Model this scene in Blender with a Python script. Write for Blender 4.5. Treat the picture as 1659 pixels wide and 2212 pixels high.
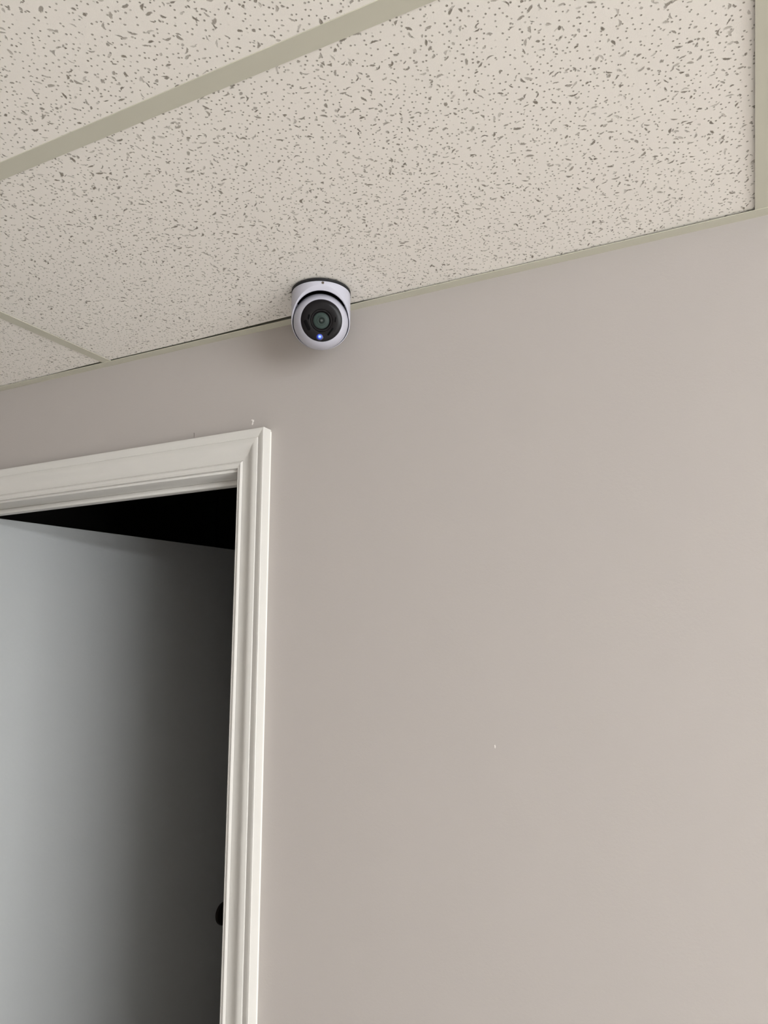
import bpy, bmesh, math, random
from mathutils import Vector, Matrix
random.seed(7)
for o in list(bpy.data.objects):
    bpy.data.objects.remove(o, do_unlink=True)
scene = bpy.context.scene
col = scene.collection

# ------------------------------------------------------------------ camera
CAM_H = 1.72                      # lens height above the floor
cam_d = bpy.data.cameras.new('camera')
cam = bpy.data.objects.new('camera', cam_d); col.objects.link(cam)
cam_d.sensor_fit = 'AUTO'; cam_d.sensor_width = 36.0
cam_d.lens = 1598.8 / 2212 * 36.0
cam_d.clip_start = 0.02
R_, U_, F_ = (Vector((0.89705851, 0.44189102, -0.00428415)),
              Vector((0.08390144, -0.16078941, 0.98341614)),
              Vector((-0.43387391, 0.88254127, 0.1813128)))
cam.matrix_world = Matrix(((R_.x, U_.x, -F_.x, 0), (R_.y, U_.y, -F_.y, 0),
                           (R_.z, U_.z, -F_.z, CAM_H), (0, 0, 0, 1)))
scene.camera = cam

# ------------------------------------------------------------------ world, daylight, exposure
SKY = 20.3                        # daylight outside the window
LAMP = 225.0                      # ceiling strip light
world = bpy.data.worlds.new('world'); scene.world = world
world.use_nodes = True
bg = world.node_tree.nodes['Background']
bg.inputs[0].default_value = (0.965, 0.985, 0.985, 1)
bg.inputs[1].default_value = SKY
scene.view_settings.view_transform = 'Standard'
scene.view_settings.look = 'None'
scene.view_settings.gamma = 1.0
scene.view_settings.use_curve_mapping = False
scene.view_settings.exposure = 0.14
scene.cycles.adaptive_threshold = 0.02; scene.cycles.max_bounces = 7; scene.cycles.diffuse_bounces = 4; scene.cycles.glossy_bounces = 3

# ------------------------------------------------------------------ sizes (metres)
W = 1.0709                        # room face of the far wall
T = 0.105                         # thickness of the far wall
ZC = CAM_H + 0.58765              # underside of the ceiling grid
XL, XR = -4.6, 4.4                # left and right walls
YB = -4.2                         # wall behind the camera
JR, JL = -0.8247, -1.677          # faces of the door jambs
JH = CAM_H + 0.3206               # underside of the head jamb
WIN_Y0, WIN_Y1, WIN_Z0, WIN_Z1 = -3.2, -0.3, 0.55, 1.95

def portal(name, loc, rot, sx, sy):
    l = bpy.data.lights.new(name, 'AREA'); l.shape = 'RECTANGLE'
    l.size = sx; l.size_y = sy; l.cycles.is_portal = True
    o = bpy.data.objects.new(name, l); col.objects.link(o)
    o.location = loc; o.rotation_euler = rot
    return o
# light through the window is sampled through this portal; it gives off no light itself
portal('window_portal', (XR + 0.02, (WIN_Y0 + WIN_Y1) / 2, (WIN_Z0 + WIN_Z1) / 2),
       (0, math.pi / 2, 0), WIN_Z1 - WIN_Z0, WIN_Y1 - WIN_Y0)

# ------------------------------------------------------------------ helpers
def new_mat(name):
    m = bpy.data.materials.new(name); m.use_nodes = True
    nt = m.node_tree
    return m, nt, nt.nodes['Principled BSDF']

class N:
    """small node builder"""
    def __init__(s, nt): s.nt = nt
    def add(s, t, **kw):
        n = s.nt.nodes.new(t)
        for k, v in kw.items(): setattr(n, k, v)
        return n
    def put(s, sock, v):
        if hasattr(v, 'links'): s.nt.links.new(v, sock)
        else: sock.default_value = v
    def m(s, op, a, b=0.0, c=None, clamp=False):
        n = s.add('ShaderNodeMath', operation=op, use_clamp=clamp)
        s.put(n.inputs[0], a); s.put(n.inputs[1], b)
        if c is not None: s.put(n.inputs[2], c)
        return n.outputs[0]
    def v(s, op, a, b):
        n = s.add('ShaderNodeVectorMath', operation=op)
        s.put(n.inputs[0], a)
        if op == 'SCALE': s.put(n.inputs['Scale'], b)
        else: s.put(n.inputs[1], b)
        return n.outputs[0]
    def smooth(s, x, a, b, lo=0.0, hi=1.0):
        n = s.add('ShaderNodeMapRange', interpolation_type='SMOOTHSTEP')
        s.put(n.inputs['Value'], x)
        for k, q in (('From Min', a), ('From Max', b), ('To Min', lo), ('To Max', hi)): s.put(n.inputs[k], q)
        return n.outputs['Result']
    def noise(s, vec, scale, detail=2.0, rough=0.5, dim='3D'):
        n = s.add('ShaderNodeTexNoise', noise_dimensions=dim)
        if vec is not None: s.put(n.inputs['Vector'], vec)
        n.inputs['Scale'].default_value = scale
        n.inputs['Detail'].default_value = detail
        n.inputs['Roughness'].default_value = rough
        return n
    def mix(s, fac, a, b):
        n = s.add('ShaderNodeMix', data_type='RGBA')
        s.put(n.inputs[0], fac); s.put(n.inputs[6], a); s.put(n.inputs[7], b)
        return n.outputs[2]
    def bump(s, h, strength, dist):
        n = s.add('ShaderNodeBump')
        s.put(n.inputs['Height'], h)
        n.inputs['Strength'].default_value = strength; n.inputs['Distance'].default_value = dist
        return n.outputs[0]

def plain(name, rgb, rough=0.5, metal=0.0, spec=0.5, tex=60.0, amount=0.03, bump=0.0):
    """paint or plastic with a faint procedural mottling"""
    m, nt, p = new_mat(name); b = N(nt)
    tc = b.add('ShaderNodeTexCoord').outputs['Object']
    n = b.noise(tc, tex, 3.0)
    c = b.mix(n.outputs['Fac'], tuple(x * (1 - amount) for x in rgb) + (1,), tuple(min(1, x * (1 + amount)) for x in rgb) + (1,))
    b.put(p.inputs['Base Color'], c)
    p.inputs['Roughness'].default_value = rough
    p.inputs['Metallic'].default_value = metal
    p.inputs['Specular IOR Level'].default_value = spec
    if bump:
        b.put(p.inputs['Normal'], b.bump(n.outputs['Fac'], 1.0, bump))
    return m

def wall_paint(name, rgb):
    m, nt, p = new_mat(name); b = N(nt)
    pos = b.add('ShaderNodeNewGeometry').outputs['Position']
    big = b.noise(pos, 1.7, 2.0)
    rol = b.noise(pos, 260.0, 3.0, 0.6)          # roller stipple
    wav = b.noise(pos, 5.0, 2.0)                  # unevenness of the plasterboard
    c = b.mix(big.outputs['Fac'], tuple(x * 0.985 for x in rgb) + (1,), tuple(x * 1.015 for x in rgb) + (1,))
    b.put(p.inputs['Base Color'], c)
    p.inputs['Roughness'].default_value = 0.55
    p.inputs['Specular IOR Level'].default_value = 0.35
    h = b.m('ADD', b.m('MULTIPLY', rol.outputs['Fac'], 0.00016), b.m('MULTIPLY', wav.outputs['Fac'], 0.0012))
    b.put(p.inputs['Normal'], b.bump(h, 1.0, 1.0))
    return m

def tile_material():
    """white mineral-fibre board: pinholes and short crooked fissures"""
    m, nt, p = new_mat('mineral_fibre_board'); b = N(nt)
    pos = b.add('ShaderNodeNewGeometry').outputs['Position']
    sep = b.add('ShaderNodeSeparateXYZ'); b.put(sep.inputs[0], pos)
    cmb = b.add('ShaderNodeCombineXYZ'); b.put(cmb.inputs[0], sep.outputs[0]); b.put(cmb.inputs[1], sep.outputs[1])
    p2 = cmb.outputs[0]
    wn = b.noise(p2, 520.0, 2.0, 0.6, '2D')
    warp = b.v('SCALE', b.v('SUBTRACT', wn.outputs['Color'], (0.5, 0.5, 0.5)), 0.0016)
    pw = b.v('ADD', p2, warp)
    dens = b.noise(p2, 26.0, 1.0, 0.5, '2D').outputs['Fac']

    def cells(size, off, pp):
        q = b.v('SCALE', b.v('ADD', pp, off), 1.0 / size)
        vor = b.add('ShaderNodeTexVoronoi', voronoi_dimensions='2D', feature='F1')
        b.put(vor.inputs['Vector'], q); vor.inputs['Scale'].default_value = 1.0
        vor.inputs['Randomness'].default_value = 0.92
        d = b.v('SUBTRACT', q, vor.outputs['Position'])
        c = b.add('ShaderNodeSeparateColor'); b.put(c.inputs[0], vor.outputs['Color'])
        return d, c.outputs
    def frac(x, k): return b.m('FRACT', b.m('MULTIPLY', x, k))

    # pinholes
    d, c = cells(0.0078, (3.1, 1.7, 0), b.v('ADD', p2, b.v('SCALE', warp, 0.35)))
    ln = b.add('ShaderNodeVectorMath', operation='LENGTH'); b.put(ln.inputs[0], d)
    rad = b.m('MULTIPLY_ADD', c[0], 0.045, 0.100)
    e = b.m('DIVIDE', ln.outputs['Value'], rad)
    pin = b.m('MULTIPLY', b.smooth(e, 0.65, 1.3, 1.0, 0.0), b.smooth(c[1], 0.10, 0.30, 0.0, 1.0))
    pin = b.m('MULTIPLY', pin, b.m('MULTIPLY_ADD', c[2], 0.35, 0.65))

    # fissures
    def fissure(size, off, lmin, lvar, wmin, wvar, keep):
        d, c = cells(size, off, pw)
        ang = b.m('MULTIPLY', b.m('SUBTRACT', c[0], 0.5), 3.0)
        rot = b.add('ShaderNodeVectorRotate', rotation_type='Z_AXIS')
        b.put(rot.inputs['Vector'], d); b.put(rot.inputs['Angle'], ang)
        s = b.add('ShaderNodeSeparateXYZ'); b.put(s.inputs[0], rot.outputs[0])
        x, y = s.outputs[0], s.outputs[1]
        k = b.m('MULTIPLY', b.m('SUBTRACT', c[1], 0.5), 3.5)
        y2 = b.m('SUBTRACT', y, b.m('MULTIPLY', k, b.m('MULTIPLY', x, x)))
        L = b.m('MULTIPLY_ADD', c[2], lvar / size, lmin / size)
        w = b.m('MULTIPLY_ADD', frac(c[0], 7.31), wvar / size, wmin / size)
        ex, ey = b.m('DIVIDE', x, L), b.m('DIVIDE', y2, w)
        e = b.m('SQRT', b.m('ADD', b.m('MULTIPLY', ex, ex), b.m('MULTIPLY', ey, ey)))
        mk = b.smooth(e, 0.6, 1.25, 1.0, 0.0)
        on = b.m('GREATER_THAN', b.m('ADD', frac(c[1], 5.77), b.m('MULTIPLY', b.m('SUBTRACT', dens, 0.5), 1.2)), 1.0 - keep)
        dep = b.m('MULTIPLY_ADD', frac(c[2], 9.13), 0.6, 0.4)
        return b.m('MULTIPLY', b.m('MULTIPLY', mk, on), dep)
    f1 = fissure(0.0135, (1.13, 2.71, 0), 0.0013, 0.0033, 0.0007, 0.0009, 0.54)
    f2 = fissure(0.0170, (5.37, 0.43, 0), 0.0015, 0.0037, 0.0008, 0.0012, 0.42)
    mask = b.m('MAXIMUM', b.m('MULTIPLY', pin, 0.9), b.m('MAXIMUM', f1, f2))
    fine = b.noise(p2, 900.0, 2.0, 0.6, '2D').outputs['Fac']
    big = b.noise(p2, 2.3, 2.0, 0.5, '2D').outputs['Fac']
    face = b.mix(b.m('MULTIPLY_ADD', big, 0.5, b.m('MULTIPLY', fine, 0.5)), (0.830, 0.795, 0.745, 1), (0.880, 0.850, 0.800, 1))
    core = (0.190, 0.165, 0.130, 1)
    b.put(p.inputs['Base Color'], b.mix(b.m('MULTIPLY', mask, 0.92), face, core))
    p.inputs['Roughness'].default_value = 0.92
    p.inputs['Specular IOR Level'].default_value = 0.15
    h = b.m('ADD', b.m('MULTIPLY', mask, -0.0011), b.m('MULTIPLY', fine, 0.00022))
    b.put(p.inputs['Normal'], b.bump(h, 0.8, 1.0))
    return m

M = {}
M['wall'] = wall_paint('greige_wall_paint', (0.432, 0.399, 0.379))
M['tile'] = tile_material()
M['grid'] = plain('cream_enamelled_steel', (0.560, 0.545, 0.455), 0.42, 0.0, 0.4, 14, 0.02)
M['trim'] = plain('white_trim_paint', (0.625, 0.610, 0.582), 0.38, 0.0, 0.4, 40, 0.012, 0.0001)
M['door'] = plain('pale_grey_door_paint', (0.392, 0.405, 0.410), 0.5, 0.0, 0.4, 160, 0.015, 0.0002)
M['caulk'] = plain('white_caulk', (0.72, 0.70, 0.66), 0.6)
M['floor'] = plain('beige_carpet', (0.70, 0.67, 0.64), 0.95, 0.0, 0.1, 300, 0.2, 0.002)
M['white_plastic'] = plain('white_plastic', (0.478, 0.476, 0.545), 0.35, 0.0, 0.45, 90, 0.01)
M['black_rubber'] = plain('black_rubber', (0.012, 0.012, 0.013), 0.6, 0.0, 0.3, 90, 0.05)
M['black_gloss'] = plain('black_glossy_plastic', (0.007, 0.006, 0.0068), 0.30, 0.0, 0.12, 90, 0.05)
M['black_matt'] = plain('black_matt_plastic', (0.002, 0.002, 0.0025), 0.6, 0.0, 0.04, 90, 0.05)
M['steel'] = plain('steel', (0.16, 0.135, 0.115), 0.4, 1.0, 0.5, 200, 0.05)
M['bronze'] = plain('dark_bronze', (0.018, 0.014, 0.012), 0.4, 0.7, 0.4, 90, 0.1)
M['dark_room'] = plain('shade_darkened_board', (0.060, 0.055, 0.050), 0.9, 0.0, 0.1, 8, 0.1)  # lack of light put into the colour: closet and void above tiles stay black
M['chip'] = plain('bare_plaster', (0.80, 0.77, 0.74), 0.8, 0.0, 0.2, 400, 0.06)
M['scuff'] = plain('grey_scuff', (0.20, 0.18, 0.17), 0.8, 0.0, 0.2, 400, 0.1)

def mesh_obj(name, verts, faces, mat, parent=None, smooth=None):
    me = bpy.data.meshes.new(name); me.from_pydata([tuple(v) for v in verts], [], faces)
    bm = bmesh.new(); bm.from_mesh(me)
    bmesh.ops.recalc_face_normals(bm, faces=bm.faces)
    finish(bm, me, smooth)
    return link(name, me, mat, parent)
def finish(bm, me, smooth):
    if smooth is not None:
        for f in bm.faces: f.smooth = True
        for e in bm.edges:
            e.smooth = len(e.link_faces) == 2 and e.calc_face_angle(3.0) < math.radians(smooth)
    bm.to_mesh(me); bm.free(); me.update()
def link(name, me, mat, parent):
    o = bpy.data.objects.new(name, me); col.objects.link(o)
    if mat is not None and not me.materials: me.materials.append(mat)
    if parent is not None: o.parent = parent
    return o
def boxes(name, bs, mat, parent=None, bevel=0.0):
    me = bpy.data.meshes.new(name); bm = bmesh.new()
    for (x0, y0, z0, x1, y1, z1) in bs:
        r = bmesh.ops.create_cube(bm, size=1.0)
        for v in r['verts']:
            v.co = Vector((x0 if v.co.x < 0 else x1, y0 if v.co.y < 0 else y1, z0 if v.co.z < 0 else z1))
    if bevel:
        bmesh.ops.bevel(bm, geom=list(bm.edges), offset=bevel, segments=2, profile=0.5, affect='EDGES')
    finish(bm, me, 35 if bevel else None)
    return link(name, me, mat, parent)
def lathe(name, prof, seg, mat, parent=None, smooth=35):
    """prof: list of (r, z); spun about local z"""
    vs, fs, rings = [], [], []
    for r, z in prof:
        if r < 1e-7: rings.append([len(vs)]); vs.append((0, 0, z))
        else:
            rings.append(list(range(len(vs), len(vs) + seg)))
            vs += [(r * math.cos(2 * math.pi * i / seg), r * math.sin(2 * math.pi * i / seg), z) for i in range(seg)]
    for a, c in zip(rings, rings[1:]):
        for i in range(seg):
            j = (i + 1) % seg
            if len(a) == 1 and len(c) == 1: continue
            if len(a) == 1: fs.append((a[0], c[i], c[j]))
            elif len(c) == 1: fs.append((a[i], a[j], c[0]))
            else: fs.append((a[i], a[j], c[j], c[i]))
    return mesh_obj(name, vs, fs, mat, parent, smooth)
def empty(name, loc=(0, 0, 0)):
    o = bpy.data.objects.new(name, None); col.objects.link(o); o.location = loc
    o.empty_display_size = 0.05
    return o
def tag(o, label, cat=None, kind=None, group=None):
    o['label'] = label
    if cat: o['category'] = cat
    if kind: o['kind'] = kind
    if group: o['group'] = group
    return o

# ------------------------------------------------------------------ room shell
tag(boxes('floor', [(XL - 0.1, YB - 0.1, -0.1, XR + 0.1, 3.3, 0.0)], M['floor']),
    'beige carpeted floor of the room and the space behind the door', 'floor', 'structure')
ZT = ZC + 0.30                                        # walls run up past the suspended grid
ROX0, ROX1, ROZ = JL - 0.018, JR + 0.018, JH + 0.018   # rough opening
wall_far = tag(boxes('wall_far', [(XL, W, 0, ROX0, W + T, ZT), (ROX1, W, 0, XR, W + T, ZT), (ROX0, W, ROZ, ROX1, W + T, ZT)], M['wall']),
    'greige painted wall with the doorway under the ceiling camera', 'wall', 'structure')
tag(boxes('wall_near', [(XL, YB - 0.1, 0, XR, YB, ZT)], M['wall']), 'greige painted wall facing the doorway wall, out of view', 'wall', 'structure')
tag(boxes('wall_left', [(XL - 0.1, YB - 0.1, 0, XL, W + T, ZT)], M['wall']), 'greige painted wall left of the doorway, out of view', 'wall', 'structure')
tag(boxes('wall_right', [(XR, YB - 0.1, 0, XR + 0.1, WIN_Y0, ZT), (XR, WIN_Y1, 0, XR + 0.1, W + T, ZT),
                         (XR, WIN_Y0, 0, XR + 0.1, WIN_Y1, WIN_Z0), (XR, WIN_Y0, WIN_Z1, XR + 0.1, WIN_Y1, ZT)], M['wall']),
    'greige painted wall with the daylight window, out of view', 'wall', 'structure')
# dark space behind the door
CB, CXL = 3.2, -2.6
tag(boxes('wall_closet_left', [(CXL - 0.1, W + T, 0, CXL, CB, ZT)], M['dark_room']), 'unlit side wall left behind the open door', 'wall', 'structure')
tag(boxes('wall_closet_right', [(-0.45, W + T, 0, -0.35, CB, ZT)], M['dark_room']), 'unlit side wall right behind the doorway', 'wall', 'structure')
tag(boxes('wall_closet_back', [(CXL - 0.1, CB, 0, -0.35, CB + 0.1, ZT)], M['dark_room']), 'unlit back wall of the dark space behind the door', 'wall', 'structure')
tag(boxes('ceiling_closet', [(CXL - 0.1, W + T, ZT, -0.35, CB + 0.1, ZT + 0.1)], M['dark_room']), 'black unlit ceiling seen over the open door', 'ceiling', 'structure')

# small blemishes in the paint of the far wall
def patch(name, pts, mat, x, z, parent):
    n = len(pts); y0, y1 = W - 0.0004, W + 0.0005
    vs = [(x + a, y0, z + c) for a, c in pts] + [(x + a, y1, z + c) for a, c in pts]
    fs = [tuple(range(n)), tuple(range(2 * n - 1, n - 1, -1))] + [(i, (i + 1) % n, n + (i + 1) % n, n + i) for i in range(n)]
    return mesh_obj(name, vs, fs, mat, parent)
patch('paint_chip', [(-0.0035, 0.0048), (-0.0008, 0.0055), (0.0012, 0.0040), (0.0022, 0.0046), (0.0030, 0.0015), (0.0008, -0.0008), (0.0012, -0.0030),
                     (-0.0006, -0.0055), (-0.0020, -0.0035), (-0.0010, -0.0012), (-0.0006, 0.0012), (-0.0016, 0.0030)], M['chip'], -0.7953, CAM_H + 0.4113, wall_far)
patch('scuff_mark', [(-0.0009, 0.0048), (0.0004, 0.0050), (0.0007, 0.0005), (0.0005, -0.0045), (-0.0002, -0.0048), (-0.0004, 0.0)], M['scuff'], -0.9325, CAM_H + 0.4045, wall_far)
patch('paint_chip', [(-0.0008, 0.0022), (0.0004, 0.0026), (0.0008, 0.0), (0.0002, -0.0024), (-0.0005, -0.0016)], M['chip'], -0.3490, CAM_H - 0.1405, wall_far)

# baseboards
for nm, b_ in (('baseboard_far', [(XL, W - 0.014, 0, JL - 0.075, W, 0.10), (JR + 0.075, W - 0.014, 0, XR, W, 0.10)]),
               ('baseboard_left', [(XL, YB, 0, XL + 0.014, W - 0.014, 0.10)]),
               ('baseboard_right', [(XR - 0.014, YB, 0, XR, W - 0.014, 0.10)]),
               ('baseboard_near', [(XL + 0.014, YB, 0, XR - 0.014, YB + 0.014, 0.10)])):
    tag(boxes(nm, b_, M['trim'], None, 0.003), 'white painted baseboard along the foot of the %s wall' % nm.split('_')[1], 'baseboard', 'structure')

# ------------------------------------------------------------------ window (gives the daylight; out of view to the right)
win = empty('window_1', (XR, (WIN_Y0 + WIN_Y1) / 2, WIN_Z0))
tag(win, 'wide white framed window in the right wall, out of view', 'window', 'structure')
def wbox(name, bs, mat, bevel=0.002):
    o = boxes(name, bs, mat, win, bevel); o.matrix_parent_inverse = Matrix.Translation(-win.location); return o
f = 0.045
wbox('window_frame', [(XR + 0.02, WIN_Y0, WIN_Z0, XR + 0.09, WIN_Y0 + f, WIN_Z1), (XR + 0.02, WIN_Y1 - f, WIN_Z0, XR + 0.09, WIN_Y1, WIN_Z1),
                      (XR + 0.02, WIN_Y0 + f, WIN_Z0, XR + 0.09, WIN_Y1 - f, WIN_Z0 + f), (XR + 0.02, WIN_Y0 + f, WIN_Z1 - f, XR + 0.09, WIN_Y1 - f, WIN_Z1)], M['trim'])
ym = (WIN_Y0 + WIN_Y1) / 2
wbox('mullion', [(XR + 0.025, ym - 0.02, WIN_Z0 + f, XR + 0.085, ym + 0.02, WIN_Z1 - f)], M['trim'])
wbox('window_sill', [(XR - 0.05, WIN_Y0 - 0.03, WIN_Z0 - 0.025, XR + 0.02, WIN_Y1 + 0.03, WIN_Z0)], M['trim'])
gm, nt, p = new_mat('window_glass'); b = N(nt)
tr = b.add('ShaderNodeBsdfTransparent'); gl = b.add('ShaderNodeBsdfGlossy'); gl.inputs['Roughness'].default_value = 0.02
mx = b.add('ShaderNodeMixShader'); mx.inputs[0].default_value = 0.05
nt.links.new(tr.outputs[0], mx.inputs[1]); nt.links.new(gl.outputs[0], mx.inputs[2])
nt.links.new(mx.outputs[0], nt.nodes['Material Output'].inputs[0])
for y0, y1 in ((WIN_Y0 + f, ym - 0.02), (ym + 0.02, WIN_Y1 - f)):
    wbox('pane', [(XR + 0.05, y0, WIN_Z0 + f, XR + 0.054, y1, WIN_Z1 - f)], gm, 0)

# ------------------------------------------------------------------ suspended ceiling
ceiling = tag(boxes('ceiling', [(XL, YB, ZT, XR, W + T, ZT + 0.1)], M['dark_room']),
              'suspended ceiling of speckled white mineral tiles in a cream metal grid', 'ceiling', 'structure')
TB = 0.0238                                 # face width of the tees
FL = 0.0009                                 # thickness of the flanges
GX0, GX1, GY0, GY1 = XL, XR, YB, W          # grid extents
tee_x = [0.0506 + TB / 2 + 1.2192 * k for k in range(-4, 5)]
tee_y = [0.5360 - 0.6096 * k for k in range(0, 9)]
tee_x = [x for x in tee_x if GX0 + 0.05 < x < GX1 - 0.05]
tee_y = [y for y in tee_y if GY0 + 0.05 < y < GY1 - 0.05]
def tee(name, a, c, along):
    """inverted T: flange and web"""
    (x0, y0), (x1, y1) = a, c
    h = TB / 2
    if along == 'y':
        bs = [(x0 - h, y0, ZC, x0 + h, y1, ZC + FL), (x0 - 0.0008, y0, ZC + FL, x0 + 0.0008, y1, ZC + 0.038)]
    else:
        bs = [(x0, y0 - h, ZC, x1, y0 + h, ZC + FL), (x0, y0 - 0.0008, ZC + FL, x1, y0 + 0.0008, ZC + 0.038)]
    return boxes(name, bs, M['grid'], ceiling)
WA = 0.0195
for x in tee_x:
    tee('main_runner', (x, GY0 + WA - 0.004), (x, GY1 - WA + 0.0015), 'y')
xs = [GX0 + WA - 0.02] + tee_x + [GX1 - WA + 0.02]
for y in tee_y:
    for i in range(len(xs) - 1):
        x0 = xs[i] + (TB / 2 if i else 0.0); x1 = xs[i + 1] - (TB / 2 if i < len(xs) - 2 else 0.0)
        tee('cross_tee', (x0, y), (x1, y), 'x')
# wall angles (L sections)
def angle(bs): return boxes('wall_angle', bs, M['grid'], ceiling)
ZA = ZC - 0.0006
angle([(GX0, W - WA, ZA, GX1, W, ZA + 0.0010), (GX0, W - 0.001, ZA + 0.0010, GX1, W, ZA + 0.022)])
angle([(GX0, YB, ZA, GX1, YB + WA, ZA + 0.0010), (GX0, YB, ZA + 0.0010, GX1, YB + 0.001, ZA + 0.022)])
angle([(GX0, YB + WA, ZA, GX0 + WA, W - WA, ZA + 0.0010), (GX0, YB + WA, ZA + 0.0010, GX0 + 0.001, W - WA, ZA + 0.022)])
angle([(GX1 - WA, YB + WA, ZA, GX1, W - WA, ZA + 0.0010), (GX1 - 0.001, YB + WA, ZA + 0.0010, GX1, W - WA, ZA + 0.022)])
# boards lie loosely on the flanges: each is a little lifted or bowed
def lift_main(x, y):
    """board that carries the security camera (u along x 0..1, towards the wall v 0..1)"""
    u = (x + 1.157) / 1.22; v = (y - 0.54) / 0.53
    wallside = 0.0010 + 0.0016 * math.exp(-((u - 0.40) / 0.16) ** 2) + 0.0013 * math.exp(-((u - 0.93) / 0.10) ** 2)
    right = 0.0024 * max(0.0, (u - 0.75) / 0.25)
    return max(wallside * v, right) + 0.0002
def cut_main(x):
    # the border boards are cut a little short of the wall angle in places
    u = (x + 1.157) / 1.22
    return 0.0026 * math.exp(-((u - 0.38) / 0.12) ** 2) + 0.0115 + 0.0058 * max(0.0, min(1.0, (0.52 - u) / 0.1))
def cut_left(x): return 0.0120 + 0.0065 * math.exp(-((x + 1.2) / 0.12) ** 2)
def board(x0, x1, y0, y1, lift, cut=lambda x: 0.0):
    nx, ny = 24, 10
    vs = []
    for j in range(ny + 1):
        for i in range(nx + 1):
            x = x0 + (x1 - x0) * i / nx; y = y0 + (y1 - cut(x) - y0) * j / ny
            vs.append((x, y, ZC + FL + lift(x, y)))
    nb = len(vs)
    fs = [(j * (nx + 1) + i, j * (nx + 1) + i + 1, (j + 1) * (nx + 1) + i + 1, (j + 1) * (nx + 1) + i) for j in range(ny) for i in range(nx)]
    c = [0, nx, (nx + 1) * (ny + 1) - 1, (nx + 1) * ny]
    vs += [(vs[k][0], vs[k][1] - (0.009 if q > 1 and cut(0) > 0 else 0.0), ZC + 0.017) for q, k in enumerate(c)]
    def edge(lst, a, d): fs.append(tuple(lst) + (nb + d, nb + a))
    edge([i for i in range(nx + 1)], 0, 1)
    edge([j * (nx + 1) + nx for j in range(ny + 1)], 1, 2)
    edge([ny * (nx + 1) + nx - i for i in range(nx + 1)], 2, 3)
    edge([(ny - j) * (nx + 1) for j in range(ny + 1)], 3, 0)
    fs.append((nb, nb + 1, nb + 2, nb + 3))
    return mesh_obj('ceiling_tile', vs, fs, M['tile'], ceiling)
ex = [GX0] + tee_x + [GX1]; ey = [GY1] + tee_y + [GY0]
for i in range(len(ex) - 1):
    for j in range(len(ey) - 1):
        x0, x1 = ex[i] + 0.003, ex[i + 1] - 0.003
        y0, y1 = ey[j + 1] + 0.003, ey[j] - 0.003
        if ex[i] < -0.6 < ex[i + 1] and j == 0: lf = lift_main
        else:
            a, c_, k = random.uniform(0, 0.0004), random.uniform(0, 0.0006), random.choice((0, 1))
            if j == 0: a, c_, k = 0.0003, 0.0009, 1
            lf = lambda x, y, a=a, c_=c_, k=k, y0=y0, y1=y1: 0.0001 + a + c_ * ((y - y0) / (y1 - y0) if k else 1 - (y - y0) / (y1 - y0))
        ct = (cut_main if ex[i + 1] > -0.6 else cut_left) if j == 0 and ex[i] < 0 else (lambda x: 0.0)
        board(x0, x1, y0, y1, lf, ct)

# strip light fixed under the ceiling, out of view to the right
pm, nt, p = new_mat('lamp_diffuser'); b = N(nt)
p.inputs['Base Color'].default_value = (0.8, 0.8, 0.8, 1)
p.inputs['Emission Color'].default_value = (0.95, 0.98, 1.0, 1); p.inputs['Emission Strength'].default_value = LAMP
lamp = empty('ceiling_light', (2.55, -1.25, ZC)); lamp.rotation_euler = (0, 0, math.radians(60))
tag(lamp, 'white strip light fixed under the ceiling, out of view', 'ceiling light')
boxes('base', [(-0.62, -0.045, -0.017, 0.62, 0.045, 0.0)], M['trim'], lamp, 0.002)
for sx in (-1, 1): boxes('end_cap', [(sx * 0.615 - 0.005, -0.040, -0.057, sx * 0.615 + 0.005, 0.040, -0.017)], M['trim'], lamp, 0.001)
n_ = 17; pr = [(0.036 * math.cos(math.pi * i / (n_ - 1)), -0.018 - 0.036 * math.sin(math.pi * i / (n_ - 1))) for i in range(n_)]
vs = [(sx * 0.609, y, z) for sx in (-1, 1) for y, z in pr]
mesh_obj('diffuser', vs, [(i, (i + 1) % n_, n_ + (i + 1) % n_, n_ + i) for i in range(n_)] + [tuple(range(n_)), tuple(range(2 * n_ - 1, n_ - 1, -1))], pm, lamp, 40)

# ------------------------------------------------------------------ door lining, stop and casing
RV = 0.0045                                   # reveal between lining and casing
XI, XJ, ZI = JR + RV, JL - RV, JH + RV        # inner edges of the casing
lining = empty('trim_1', ((JR + JL) / 2, W, 0)); tag(lining, 'white painted door lining with stop inside the casing', 'door frame', 'structure')
def child(o, par):
    o.parent = par; o.matrix_parent_inverse = Matrix.Translation(-par.location); return o
SY0, SY1, SH = W + 0.050, W + 0.070, 0.0105   # door stop
child(boxes('side_jamb', [(JR, W, 0, JR + 0.018, W + T, JH + 0.018)], M['trim'], None, 0.0008), lining)
child(boxes('side_jamb', [(JL - 0.018, W, 0, JL, W + T, JH + 0.018)], M['trim'], None, 0.0008), lining)
child(boxes('head_jamb', [(JL, W, JH, JR, W + T, JH + 0.018)], M['trim'], None, 0.0008), lining)
child(boxes('door_stop', [(JR - SH, SY0, 0, JR, SY1, JH)], M['trim'], None, 0.002), lining)
child(boxes('door_stop', [(JL, SY0, 0, JL + SH, SY1, JH)], M['trim'], None, 0.002), lining)
child(boxes('door_stop', [(JL + SH, SY0, JH - SH, JR - SH, SY1, JH)], M['trim'], None, 0.002), lining)

casing = empty('trim_2', ((JR + JL) / 2, W, 0)); tag(casing, 'white moulded casing mitred around the doorway', 'door casing', 'structure')
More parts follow.
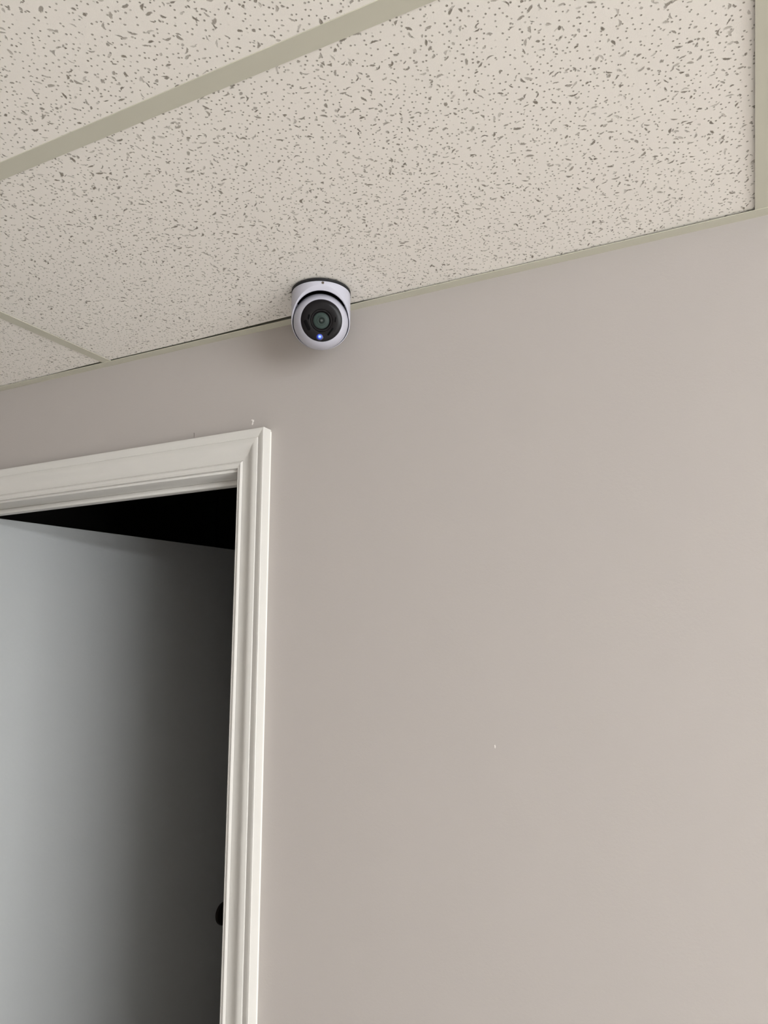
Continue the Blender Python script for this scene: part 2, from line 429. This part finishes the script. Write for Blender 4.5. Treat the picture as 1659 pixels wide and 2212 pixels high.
# profile of the moulding: distance from the inner edge, thickness off the wall
PR = [(0.0, 0.0), (0.0, 0.0078), (0.0007, 0.0090), (0.0026, 0.0096), (0.0031, 0.0092), (0.0037, 0.0096), (0.0060, 0.0108), (0.0080, 0.0114), (0.0091, 0.0111), (0.0114, 0.0092),
      (0.0121, 0.0085), (0.0127, 0.0091), (0.0150, 0.0088), (0.0190, 0.0089), (0.0230, 0.0095), (0.0270, 0.0108), (0.0310, 0.0130), (0.0345, 0.0155), (0.0375, 0.0174),
      (0.0410, 0.0186), (0.0450, 0.0189), (0.0495, 0.0183), (0.0505, 0.0168), (0.0513, 0.0174), (0.0540, 0.0190), (0.0600, 0.0208), (0.0640, 0.0220), (0.0652, 0.0219), (0.0658, 0.0212), (0.0658, 0.0)]
def moulding(name, ends):
    """ends: two functions (u, t) -> point"""
    n = len(PR)
    vs = [ends[0](u, t) for u, t in PR] + [ends[1](u, t) for u, t in PR]
    fs = [(i, (i + 1) % n, n + (i + 1) % n, n + i) for i in range(n)] + [tuple(range(n)), tuple(range(2 * n - 1, n - 1, -1))]
    return child(mesh_obj(name, vs, fs, M['trim'], None, 28), casing)
moulding('side_casing', (lambda u, t: (XI + u, W - t, 0), lambda u, t: (XI + u, W - t, ZI + u)))
moulding('side_casing', (lambda u, t: (XJ - u, W - t, 0), lambda u, t: (XJ - u, W - t, ZI + u)))
moulding('head_casing', (lambda u, t: (XJ - u, W - t, ZI + u), lambda u, t: (XI + u, W - t, ZI + u)))
# caulk bead down the outer edge
def bead(name, path, r):
    vs, fs = [], []
    k = 6
    for q in path:
        vs += [(q[0] + r * (1 - math.sin(a)) * q[3], W - r * (1 - math.cos(a)), q[2]) for a in [math.pi / 2 * i / (k - 1) for i in range(k)]] + [(q[0], W, q[2])]
    n = k + 1
    for s in range(len(path) - 1):
        for i in range(n):
            fs.append((s * n + i, s * n + (i + 1) % n, (s + 1) * n + (i + 1) % n, (s + 1) * n + i))
    fs += [tuple(range(n)), tuple(range(len(path) * n - 1, (len(path) - 1) * n - 1, -1))]
    return child(mesh_obj(name, vs, fs, M['caulk'], None, 60), casing)
bead('caulk_bead', [(XI + 0.0658, 0, z, 1) for z in (0.1, 0.6, 1.1, 1.6, ZI + 0.062)], 0.0016)

# ------------------------------------------------------------------ door leaf, swung open into the dark space
DW, DTK = 0.846, 0.035
ANG = math.radians(90 - 11.08)
door = empty('door_1', (JL, W + 0.110, 0)); door.rotation_euler = (0, 0, ANG)
tag(door, 'plain pale grey door swung open into the dark space', 'door', 'structure')
DT0 = 0.012; DT1 = JH - 0.0031
boxes('door_leaf', [(0.003, -0.041, DT0, 0.003 + DW, -0.041 + DTK, DT1)], M['door'], door, 0.0012)
for z in (0.25, 1.02, 1.83):
    h = lathe('hinge', [(0, -0.045), (0.006, -0.045), (0.006, 0.045), (0, 0.045)], 16, M['bronze'], door)
    h.location = (0, 0, z)
KX, KZ = 0.003 + DW - 0.075, CAM_H - 0.775
def knob_set(side):
    prof = [(0, 0.0), (0.0335, 0.0), (0.0335, 0.003), (0.031, 0.007), (0.020, 0.010), (0.0135, 0.013), (0.0125, 0.024), (0.0150, 0.030), (0.0230, 0.034),
            (0.0280, 0.041), (0.0295, 0.049), (0.0280, 0.057), (0.0225, 0.063), (0.0120, 0.066), (0, 0.0665)]
    k = lathe('door_knob', prof, 40, M['bronze'], door)
    k.location = (KX, -0.041 if side < 0 else -0.041 + DTK, KZ)
    k.rotation_euler = (math.pi / 2 if side < 0 else -math.pi / 2, 0, 0)
    k['label'] = 'dark bronze door knob'
knob_set(-1); knob_set(1)

# ------------------------------------------------------------------ security camera (turret type) on the ceiling
SC = Vector((-0.6025, 0.9903, ZC + FL))
sec = empty('security_camera', SC)
tag(sec, 'white turret security camera with a glowing blue light, mounted on the ceiling tile', 'security camera')
BZ = -0.0537                                   # centre of the ball below the tile
RH = 0.0490
lathe('mounting_gasket', [(0, 0.0), (RH - 0.0004, 0.0), (RH + 0.0002, -0.0006), (RH + 0.0002, -0.0042), (RH - 0.002, -0.0046), (0, -0.0046)], 96, M['black_rubber'], sec)
to_v = Vector((0, 0, CAM_H)) - (SC + Vector((0, 0, BZ)))
hv = Vector((to_v.x, to_v.y, 0)).normalized()
elev = math.atan2(-to_v.z, math.hypot(to_v.x, to_v.y))
yaw = math.atan2(hv.y, hv.x)
# housing: can with a domed underside, sliced at 45 degrees towards the lens side
prof = [(0, -0.0046), (RH - 0.0015, -0.0046), (RH - 0.0003, -0.0056)]
prof += [(RH, -0.012), (RH, BZ + 0.006)]
RS = 0.0488
for i in range(0, 25):
    a = math.pi / 2 * i / 24
    prof.append((RS * math.cos(a) if i < 24 else 0.0, BZ + 0.001 - RS * math.sin(a) * 0.985))
can = lathe('housing_source', prof, 128, None)
ball_c = Vector((0, 0, BZ))
nd = Matrix.Rotation(yaw, 3, 'Z') @ Vector((math.cos(math.radians(45)), 0, -math.sin(math.radians(45))))
upd = Matrix.Rotation(yaw, 3, 'Z') @ Vector((math.cos(math.radians(45)), 0, math.sin(math.radians(45))))
rgt = nd.cross(upd)
def frame_matrix(o, xa, ya, za):
    return Matrix(((xa.x, ya.x, za.x, o.x), (xa.y, ya.y, za.y, o.y), (xa.z, ya.z, za.z, o.z), (0, 0, 0, 1)))
CUT = 0.0052
cutter = boxes('cutter', [(-0.2, -0.2, CUT, 0.2, 0.2, 0.3)], None)
cutter.matrix_world = frame_matrix(ball_c, rgt, upd, nd)
hole = lathe('hole', [(0, -0.02), (0.0440, -0.02), (0.0440, CUT - 0.0020), (0.0462, CUT + 0.0015), (0.0462, 0.06), (0, 0.06)], 128, None)
hole.matrix_world = frame_matrix(ball_c + upd * 0.0100, rgt, upd, nd)
cav = lathe('cavity', [(0 if i in (0, 32) else 0.0472 * math.sin(math.pi * i / 32), -0.0472 * math.cos(math.pi * i / 32)) for i in range(33)], 96, None)
cav.matrix_world = Matrix.Translation(ball_c)
for i, c_ in enumerate((cutter, hole, cav)):
    md = can.modifiers.new('b%d' % i, 'BOOLEAN'); md.operation = 'DIFFERENCE'; md.solver = 'EXACT'; md.object = c_
bv = can.modifiers.new('bev', 'BEVEL'); bv.width = 0.0011; bv.segments = 3; bv.limit_method = 'ANGLE'; bv.angle_limit = math.radians(38)
bpy.context.view_layer.update()
dg = bpy.context.evaluated_depsgraph_get()
hm = bpy.data.meshes.new_from_object(can.evaluated_get(dg))
for c_ in (can, cutter, hole, cav): bpy.data.objects.remove(c_, do_unlink=True)
bm = bmesh.new(); bm.from_mesh(hm); finish(bm, hm, 30)
hm.materials.clear(); hm.name = 'housing'
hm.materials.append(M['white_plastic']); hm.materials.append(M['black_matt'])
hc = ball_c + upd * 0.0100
for f_ in hm.polygons:                       # shadow in the upper gap, painted as black socket faces
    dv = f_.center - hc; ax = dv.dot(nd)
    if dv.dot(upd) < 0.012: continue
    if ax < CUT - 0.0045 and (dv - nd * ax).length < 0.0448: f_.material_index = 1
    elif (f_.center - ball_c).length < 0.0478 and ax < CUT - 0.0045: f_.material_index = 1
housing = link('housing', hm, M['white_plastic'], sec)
# small screw in the front of the housing
ang = yaw + 0.05
sd = Vector((math.cos(ang), math.sin(ang), 0))
scr = lathe('screw', [(0, 0.0002), (0.0010, 0.0002), (0.0011, 0.0007), (0.0018, 0.0008), (0.0021, 0.0006), (0.0022, -0.001), (0, -0.001)], 24, M['steel'], housing)
scr.matrix_local = Matrix.Translation(sd * RH + Vector((0, 0, -0.0085))) @ Vector((0, 0, 1)).rotation_difference(sd).to_matrix().to_4x4()

lathe('screw_recess', [(0, 0.0006), (0.0012, 0.0006), (0.0013, 0.0), (0, 0.0)], 16, M['black_matt'], housing).matrix_local = scr.matrix_local.copy()

# eyeball: local z is the way it looks
aim = (-(SC + ball_c) + Vector((0, 0, CAM_H)))
aim = (aim.normalized() + R_ * 0.03 + U_ * 0.08).normalized()
rg = Vector((0, 0, 1)).cross(aim).normalized(); upv = aim.cross(rg)
RB = 0.0456; RD = 0.0343
zf = math.sqrt(RB * RB - RD * RD)
prof = []
a0 = math.asin(RD / RB)
for i in range(0, 41):
    a = math.pi - (math.pi - a0) * i / 40
    prof.append((0.0 if i == 0 else RB * math.sin(a), RB * math.cos(a)))
prof += [(RD - 0.0004, zf + 0.0003), (RD - 0.0008, zf - 0.0010), (0, zf - 0.0010)]
eye = lathe('eyeball', prof, 128, M['white_plastic'], sec, 30)
eye.matrix_local = frame_matrix(ball_c, rg, upv, aim)
FZ = zf - 0.0010
# black front plate, slightly domed, with a step round the lens
lathe('front_plate', [(RD - 0.0009, FZ), (RD - 0.0010, FZ + 0.0008), (RD - 0.0016, FZ + 0.0012), (0.0260, FZ + 0.0019), (0.0195, FZ + 0.0022), (0.0182, FZ + 0.0020),
                      (0.0178, FZ + 0.0006), (0, FZ + 0.0006)], 96, M['black_gloss'], eye, 30)
lathe('lens_ring', [(0.0176, FZ + 0.0004), (0.0176, FZ + 0.0030), (0.0168, FZ + 0.0038), (0.0152, FZ + 0.0038), (0.0138, FZ + 0.0022), (0.0130, FZ + 0.0012), (0.0130, FZ + 0.0004)], 80, M['black_gloss'], eye, 30)
# lens glass with greenish coating
lm, nt, p = new_mat('coated_lens_glass'); b = N(nt)
tc = b.add('ShaderNodeTexCoord').outputs['Object']
s = b.add('ShaderNodeSeparateXYZ'); b.put(s.inputs[0], tc)
rr = b.m('SQRT', b.m('ADD', b.m('MULTIPLY', s.outputs[0], s.outputs[0]), b.m('MULTIPLY', s.outputs[1], s.outputs[1])))
rp = b.add('ShaderNodeValToRGB'); b.put(rp.inputs[0], b.m('DIVIDE', rr, 0.0130))
cr = rp.color_ramp; cr.elements[0].position = 0.0; cr.elements[0].color = (0.07, 0.082, 0.075, 1)
cr.elements[1].position = 1.0; cr.elements[1].color = (0.034, 0.048, 0.044, 1)
for q, cc in ((0.10, (0.07, 0.082, 0.075, 1)), (0.18, (0.016, 0.020, 0.019, 1)), (0.32, (0.012, 0.017, 0.016, 1)), (0.42, (0.036, 0.050, 0.045, 1)), (0.62, (0.030, 0.042, 0.038, 1)), (0.72, (0.042, 0.060, 0.054, 1))):
    e = cr.elements.new(q); e.color = cc
b.put(p.inputs['Base Color'], rp.outputs[0]); p.inputs['Roughness'].default_value = 0.35; p.inputs['Specular IOR Level'].default_value = 0.06
p.inputs['Coat Weight'].default_value = 0.0; p.inputs['Coat Tint'].default_value = (0.7, 1.0, 0.85, 1)
M['lens'] = lm
lens = lathe('lens', [(0.0130, FZ + 0.0008), (0.0120, FZ + 0.0014), (0.0090, FZ + 0.0024), (0.0058, FZ + 0.0029), (0.0054, FZ + 0.0024), (0.0046, FZ + 0.0022),
                      (0.0036, FZ + 0.0028), (0.0018, FZ + 0.0033), (0, FZ + 0.0034)], 64, M['lens'], eye, 25)
lens['label'] = 'greenish glass lens'
# recessed infrared windows, dark slots either side of the lens
def slot(name, cx, cy, ln, wd, ang, mat, h=0.0006, base=0.0016):
    vs = []; n = 28
    def ring(s_, z): 
        return [(cx + math.cos(ang) * x - math.sin(ang) * y, cy + math.sin(ang) * x + math.cos(ang) * y, z) for x, y in
                [((ln / 2 - wd / 2) * (1 if math.cos(t) >= 0 else -1) + wd / 2 * s_ * math.cos(t), wd / 2 * s_ * math.sin(t)) for t in [2 * math.pi * (i + 0.5) / n for i in range(n)]]]
    vs = ring(1.0, FZ) + ring(1.0, FZ + base + h * 0.7) + ring(0.85, FZ + base + h)
    fs = [tuple(range(2 * n, 3 * n)), tuple(range(n - 1, -1, -1))]
    for r in range(2):
        fs += [(r * n + i, r * n + (i + 1) % n, (r + 1) * n + (i + 1) % n, (r + 1) * n + i) for i in range(n)]
    return mesh_obj(name, vs, fs, mat, eye, 40)
slot('infrared_window', -0.0228, -0.0082, 0.0180, 0.0058, math.radians(118), M['black_matt'])
slot('infrared_window', -0.0205, 0.0048, 0.0085, 0.0034, math.radians(80), M['black_matt'])
slot('infrared_window', 0.0150, -0.0170, 0.0150, 0.0030, math.radians(55), M['black_matt'])
slot('infrared_window', 0.0226, 0.0025, 0.0085, 0.0018, math.radians(84), M['black_matt'])
# indicator light: white-hot core, its blue halo painted as emission fading across the disc
em, nt, p = new_mat('blue_indicator_light'); b = N(nt)
tc = b.add('ShaderNodeTexCoord').outputs['Object']
ln = b.add('ShaderNodeVectorMath', operation='LENGTH'); b.put(ln.inputs[0], tc)
rp = b.add('ShaderNodeValToRGB'); b.put(rp.inputs[0], b.m('DIVIDE', ln.outputs['Value'], 0.0062))
cr = rp.color_ramp; cr.elements[0].position = 0.30; cr.elements[0].color = (0.62, 0.86, 1.0, 1)
cr.elements[1].position = 1.0; cr.elements[1].color = (0.0, 0.0, 0.004, 1)
for q, cc in ((0.40, (0.05, 0.20, 1.0, 1)), (0.55, (0.004, 0.03, 0.55, 1)), (0.78, (0.0, 0.004, 0.08, 1))):
    e = cr.elements.new(q); e.color = cc
p.inputs['Base Color'].default_value = (0.006, 0.006, 0.008, 1); p.inputs['Roughness'].default_value = 0.3
b.put(p.inputs['Emission Color'], rp.outputs[0]); p.inputs['Emission Strength'].default_value = 1.0
led = lathe('indicator_light', [(0.0062, -0.0012), (0.0060, 0.0002), (0.0045, 0.0005), (0.0022, 0.0006), (0.0018, 0.0012), (0.0010, 0.0017), (0, 0.0018)], 40, em, eye)
led.location = (-0.0022, -0.0256, FZ + 0.0016)
led['label'] = 'glowing blue indicator light'
